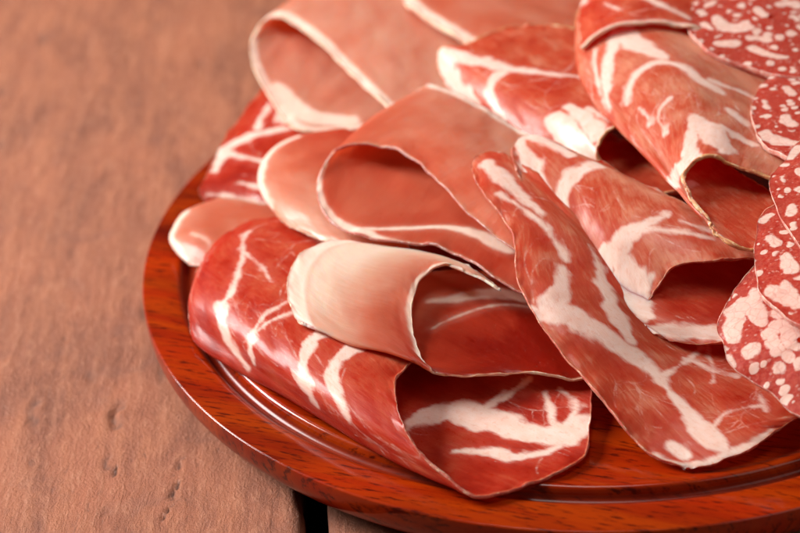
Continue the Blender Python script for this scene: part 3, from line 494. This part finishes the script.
# ------------------------------------------------------------------ painted plank table
def plank_mat():
    n = NT('worn_painted_plank'); o = n.obj()
    darkening = n.attr('darkening')  # darker tone in cracks, knots and pits and down the plank sides
    wo = n.add(o, n.noise(o, 40, 3, .6, colr=True), .006)
    g1 = n.noise(n.vmul(wo, (150, 26, 60)), 1., 6, .68, .3)
    g2 = n.noise(n.vmul(wo, (420, 130, 300)), 1., 6, .75)
    bl = n.noise(n.vmul(o, (30, 15, 20)), 1., 5, .6, .4)
    gr = n.noise(o, 1100, 4, .75)
    ln = n.noise(n.vmul(wo, (520, 16, 90)), 1., 4, .6, .2)
    pt = n.noise(o, 26, 3, .55)
    c = n.mix(n.step(bl, .32, .68), (.185, .054, .0245), (.31, .095, .043))
    c = n.mix(n.step(g1, .42, .66, 0., .6), c, (.365, .125, .057))
    c = n.mix(n.step(g2, .52, .68, 0., .6), c, (.43, .175, .098))
    c = n.mix(n.step(g2, .46, .3, 0., .55), c, (.10, .033, .02))
    c = n.mix(n.step(gr, .54, .7, 0., .45), c, (.47, .195, .11))
    c = n.mix(n.math('MULTIPLY', n.step(ln, .40, .28), n.step(pt, .4, .65, .05, .6)), c, (.13, .042, .022))
    c = n.mix(n.step(n.noise(wo, 60, 4, .6), .55, .72, 0., .4), c, (.17, .058, .036))
    c = n.mix(n.math('MULTIPLY', n.step(ln, .56, .68), .4), c, (.38, .15, .083))
    c = n.mix(darkening, c, (.05, .018, .012))
    n.bs(Base_Color=c, Roughness=n.step(g2, .3, .7, .62, .4), Specular_IOR_Level=.4)
    h = n.math('ADD', n.math('MULTIPLY', g1, .35), n.math('ADD', n.math('MULTIPLY', g2, .8), n.math('ADD', n.math('MULTIPLY', gr, .8), n.math('MULTIPLY', ln, .3))))
    n.set(n.b.inputs['Normal'], n.bump(h, .0009, 1.))
    return n.m
PM = plank_mat()
table = empty('wooden_table', (0, 0, 0), 'red brown painted plank table under the round board, with a dark gap between planks', 'table')

def seg_d(X, Y, a, b):
    ax, ay = a; bx, by = b; vx, vy = bx - ax, by - ay
    t = np.clip(((X - ax) * vx + (Y - ay) * vy) / (vx * vx + vy * vy), 0, 1)
    return np.hypot(X - ax - t * vx, Y - ay - t * vy), t

def plank(x0, x1, seed, fine):
    ys = np.concatenate([np.linspace(-.7, -.2, 30)[:-1], np.linspace(-.2, .36, 470 if fine else 160)[:-1], np.linspace(.36, 1.5, 60)])
    w = x1 - x0; nx = int(w / (.0011 if fine else .003))
    b = .0035
    xs = np.linspace(x0 + b, x1 - b, nx)
    X, Y = np.meshgrid(xs, ys, indexing='ij')
    Z = .0001 * vnoise(X * 260 + 30, Y * 20 + 30, seed) + .00025 * vnoise(X * 60 + 30, Y * 14 + 30, seed + 1) + .00012 * vnoise(X * 700 + 9, Y * 110 + 9, seed + 2)
    D = np.zeros_like(X)
    if fine:
        rs = np.random.RandomState(4)
        wx = X + .0012 * vnoise(Y * 240 + 5, X * 90 + 5, 77); wy = Y
        for a, c, r in CRACKS:
            d, t = seg_d(wx, wy, a, c); ww = r * (.55 + .6 * vnoise(t * 9 + 3, 0 * t + 1.5, 12))
            k = np.clip(1 - d / np.maximum(ww, 1e-4), 0, 1)
            Z -= .0018 * k; D = np.maximum(D, np.clip(k * 1.6, 0, 1) * .8)
        for (px, py), r, dep in KNOTS:
            d = np.hypot((X - px), (Y - py) * .62); 
            d = d * (1 + .25 * vnoise(X * 300 + 3, Y * 300 + 3, 5))
            ring_ = np.exp(-((d - r) / (r * .4))**2); bowl = np.exp(-(d / (r * .8))**2)
            Z += dep * .25 * bowl - dep * .9 * ring_ * np.clip((px + r * .3 - X) / r, 0, 1)
            D = np.maximum(D, .75 * ring_ * (X < px + r * .1) * (.6 + .4 * vnoise(X * 500, Y * 500, 8)))
        for i in range(46):
            px, py = rs.uniform(x0, x1), rs.uniform(-.2, .3); r = rs.uniform(.0008, .0022)
            d = np.hypot(X - px, (Y - py) * rs.uniform(.25, .7)); k = np.exp(-(d / r)**2)
            Z -= .0006 * k; D = np.maximum(D, k * rs.uniform(.2, .6))
    nyy = len(ys)
    rows = []
    # rounded long edges with chips
    ch = np.clip(vnoise(ys * 60 + 4, ys * 0 + 2, seed + 5), 0, 1) * .0016
    for s_, xe in ((-1, x0), (1, x1)):
        for a in (90, 60, 30, 0):
            rows.append((s_, a, np.stack([xe - s_ * b + s_ * b * math.cos(rad(a)) - s_ * ch * math.cos(rad(a)), ys, -b + b * math.sin(rad(a)) - ch * .5 + 0 * ys], -1)))
    left = [r[2] for r in rows if r[0] < 0][::-1][:-1]; right = [r[2] for r in rows if r[0] > 0][1:]
    lb = left[0].copy(); lb[:, 2] = -.03; rb = right[-1].copy(); rb[:, 2] = -.03
    G = np.stack([lb] + left + list(np.stack([X, Y, Z], -1)) + right + [rb])
    De = np.concatenate([np.full((len(left) + 1, nyy), .25), D, np.full((len(right) + 1, nyy), .25)])
    De[0] = De[-1] = .9
    I = np.arange(G.shape[0] * nyy).reshape(G.shape[0], nyy)
    F = np.stack([I[:-1, :-1], I[1:, :-1], I[1:, 1:], I[:-1, 1:]], -1).reshape(-1, 4)
    return new_mesh('plank', G.reshape(-1, 3), F, PM, table, {'darkening': ('FLOAT', De)})
CRACKS = [((-0.1344, -0.0782), (-0.135, -0.083), 0.0009), ((-0.1356, -0.0897), (-0.1369, -0.0979), 0.001), ((-0.1379, -0.1006), (-0.1395, -0.1072), 0.0008), ((-0.1553, -0.0806), (-0.1564, -0.0853), 0.001), ((-0.1297, -0.0356), (-0.1287, -0.0439), 0.0006), ((-0.1065, 0.0802), (-0.1061, 0.0787), 0.0005)]
KNOTS = [((-0.1553, -0.0544), 0.0032, 0.0018), ((-0.1819, -0.0485), 0.003, 0.0006), ((-0.157, -0.078), 0.0018, 0.0006)]

plank(-.36, -.0978, 31, True)
plank(-.0914, .17, 32, False)
plank(.176, .44, 33, False)
nb = NT('dark_gap_backing'); nb.bs(Base_Color=nb.mix(nb.noise(nb.vmul(nb.obj(), (8, 90, 90)), 1., 3), (.012, .006, .004), (.03, .014, .009)), Roughness=.8)
for y in (-.1, .55):  # added unseen backing boards that keep the plank gap dark
    x0, x1, y0, y1, z0, z1 = -.36, .44, y - .16, y + .16, -.06, -.0305
    V = [(x, yy, z) for x in (x0, x1) for yy in (y0, y1) for z in (z0, z1)]
    new_mesh('gap_backing', V, [(0, 1, 3, 2), (4, 6, 7, 5), (0, 4, 5, 1), (2, 3, 7, 6), (0, 2, 6, 4), (1, 5, 7, 3)], nb.m, table, smooth=False)

# ------------------------------------------------------------------ light, world, camera
w = bpy.data.worlds.new('World'); scene.world = w; w.use_nodes = True
bg = w.node_tree.nodes['Background']; bg.inputs[0].default_value = (1., .84, .72, 1); bg.inputs[1].default_value = .04
def area(name, loc, target, size, power, colr, sy=None):
    l = bpy.data.lights.new(name, 'AREA'); l.energy = power; l.color = colr; l.size = size
    if sy: l.shape = 'RECTANGLE'; l.size_y = sy
    o = bpy.data.objects.new(name, l); col.objects.link(o); o.location = loc
    o.rotation_euler = (Vector(target) - Vector(loc)).to_track_quat('-Z', 'Y').to_euler(); return o
area('window_light', (-1.32, .42, .92), (-.02, 0, .03), .6, 74.0, (1., .965, .925), .75)
area('overhead_light', (-.1, -.1, 1.1), (-.02, 0, .03), .4, 4.6, (1., .96, .92))
area('added_fill', (.75, -.75, .75), (0, 0, .03), .8, 2.6, (1., .93, .87))  # added fill lamp, lifts the dark insides of the rolls
cd = bpy.data.cameras.new('camera'); cam = bpy.data.objects.new('camera', cd); col.objects.link(cam); scene.camera = cam
cd.lens = 85; cd.sensor_width = 36; cd.clip_start = .01; cd.clip_end = 50
cam.matrix_world = Matrix(((0.997219, 0.074526, -0.000000, -0.064520), (-0.040041, 0.535776, -0.843410, -0.534428), (-0.062856, 0.841065, 0.537270, 0.353699), (0, 0, 0, 1)))
cd.dof.use_dof = True; cd.dof.focus_distance = 0.5461; cd.dof.aperture_fstop = 9.5

scene.view_settings.view_transform = 'Standard'
scene.view_settings.look = 'None'
scene.view_settings.exposure = 0
scene.render.engine = 'CYCLES'
scene.cycles.use_denoising = True
scene.cycles.max_bounces = 8
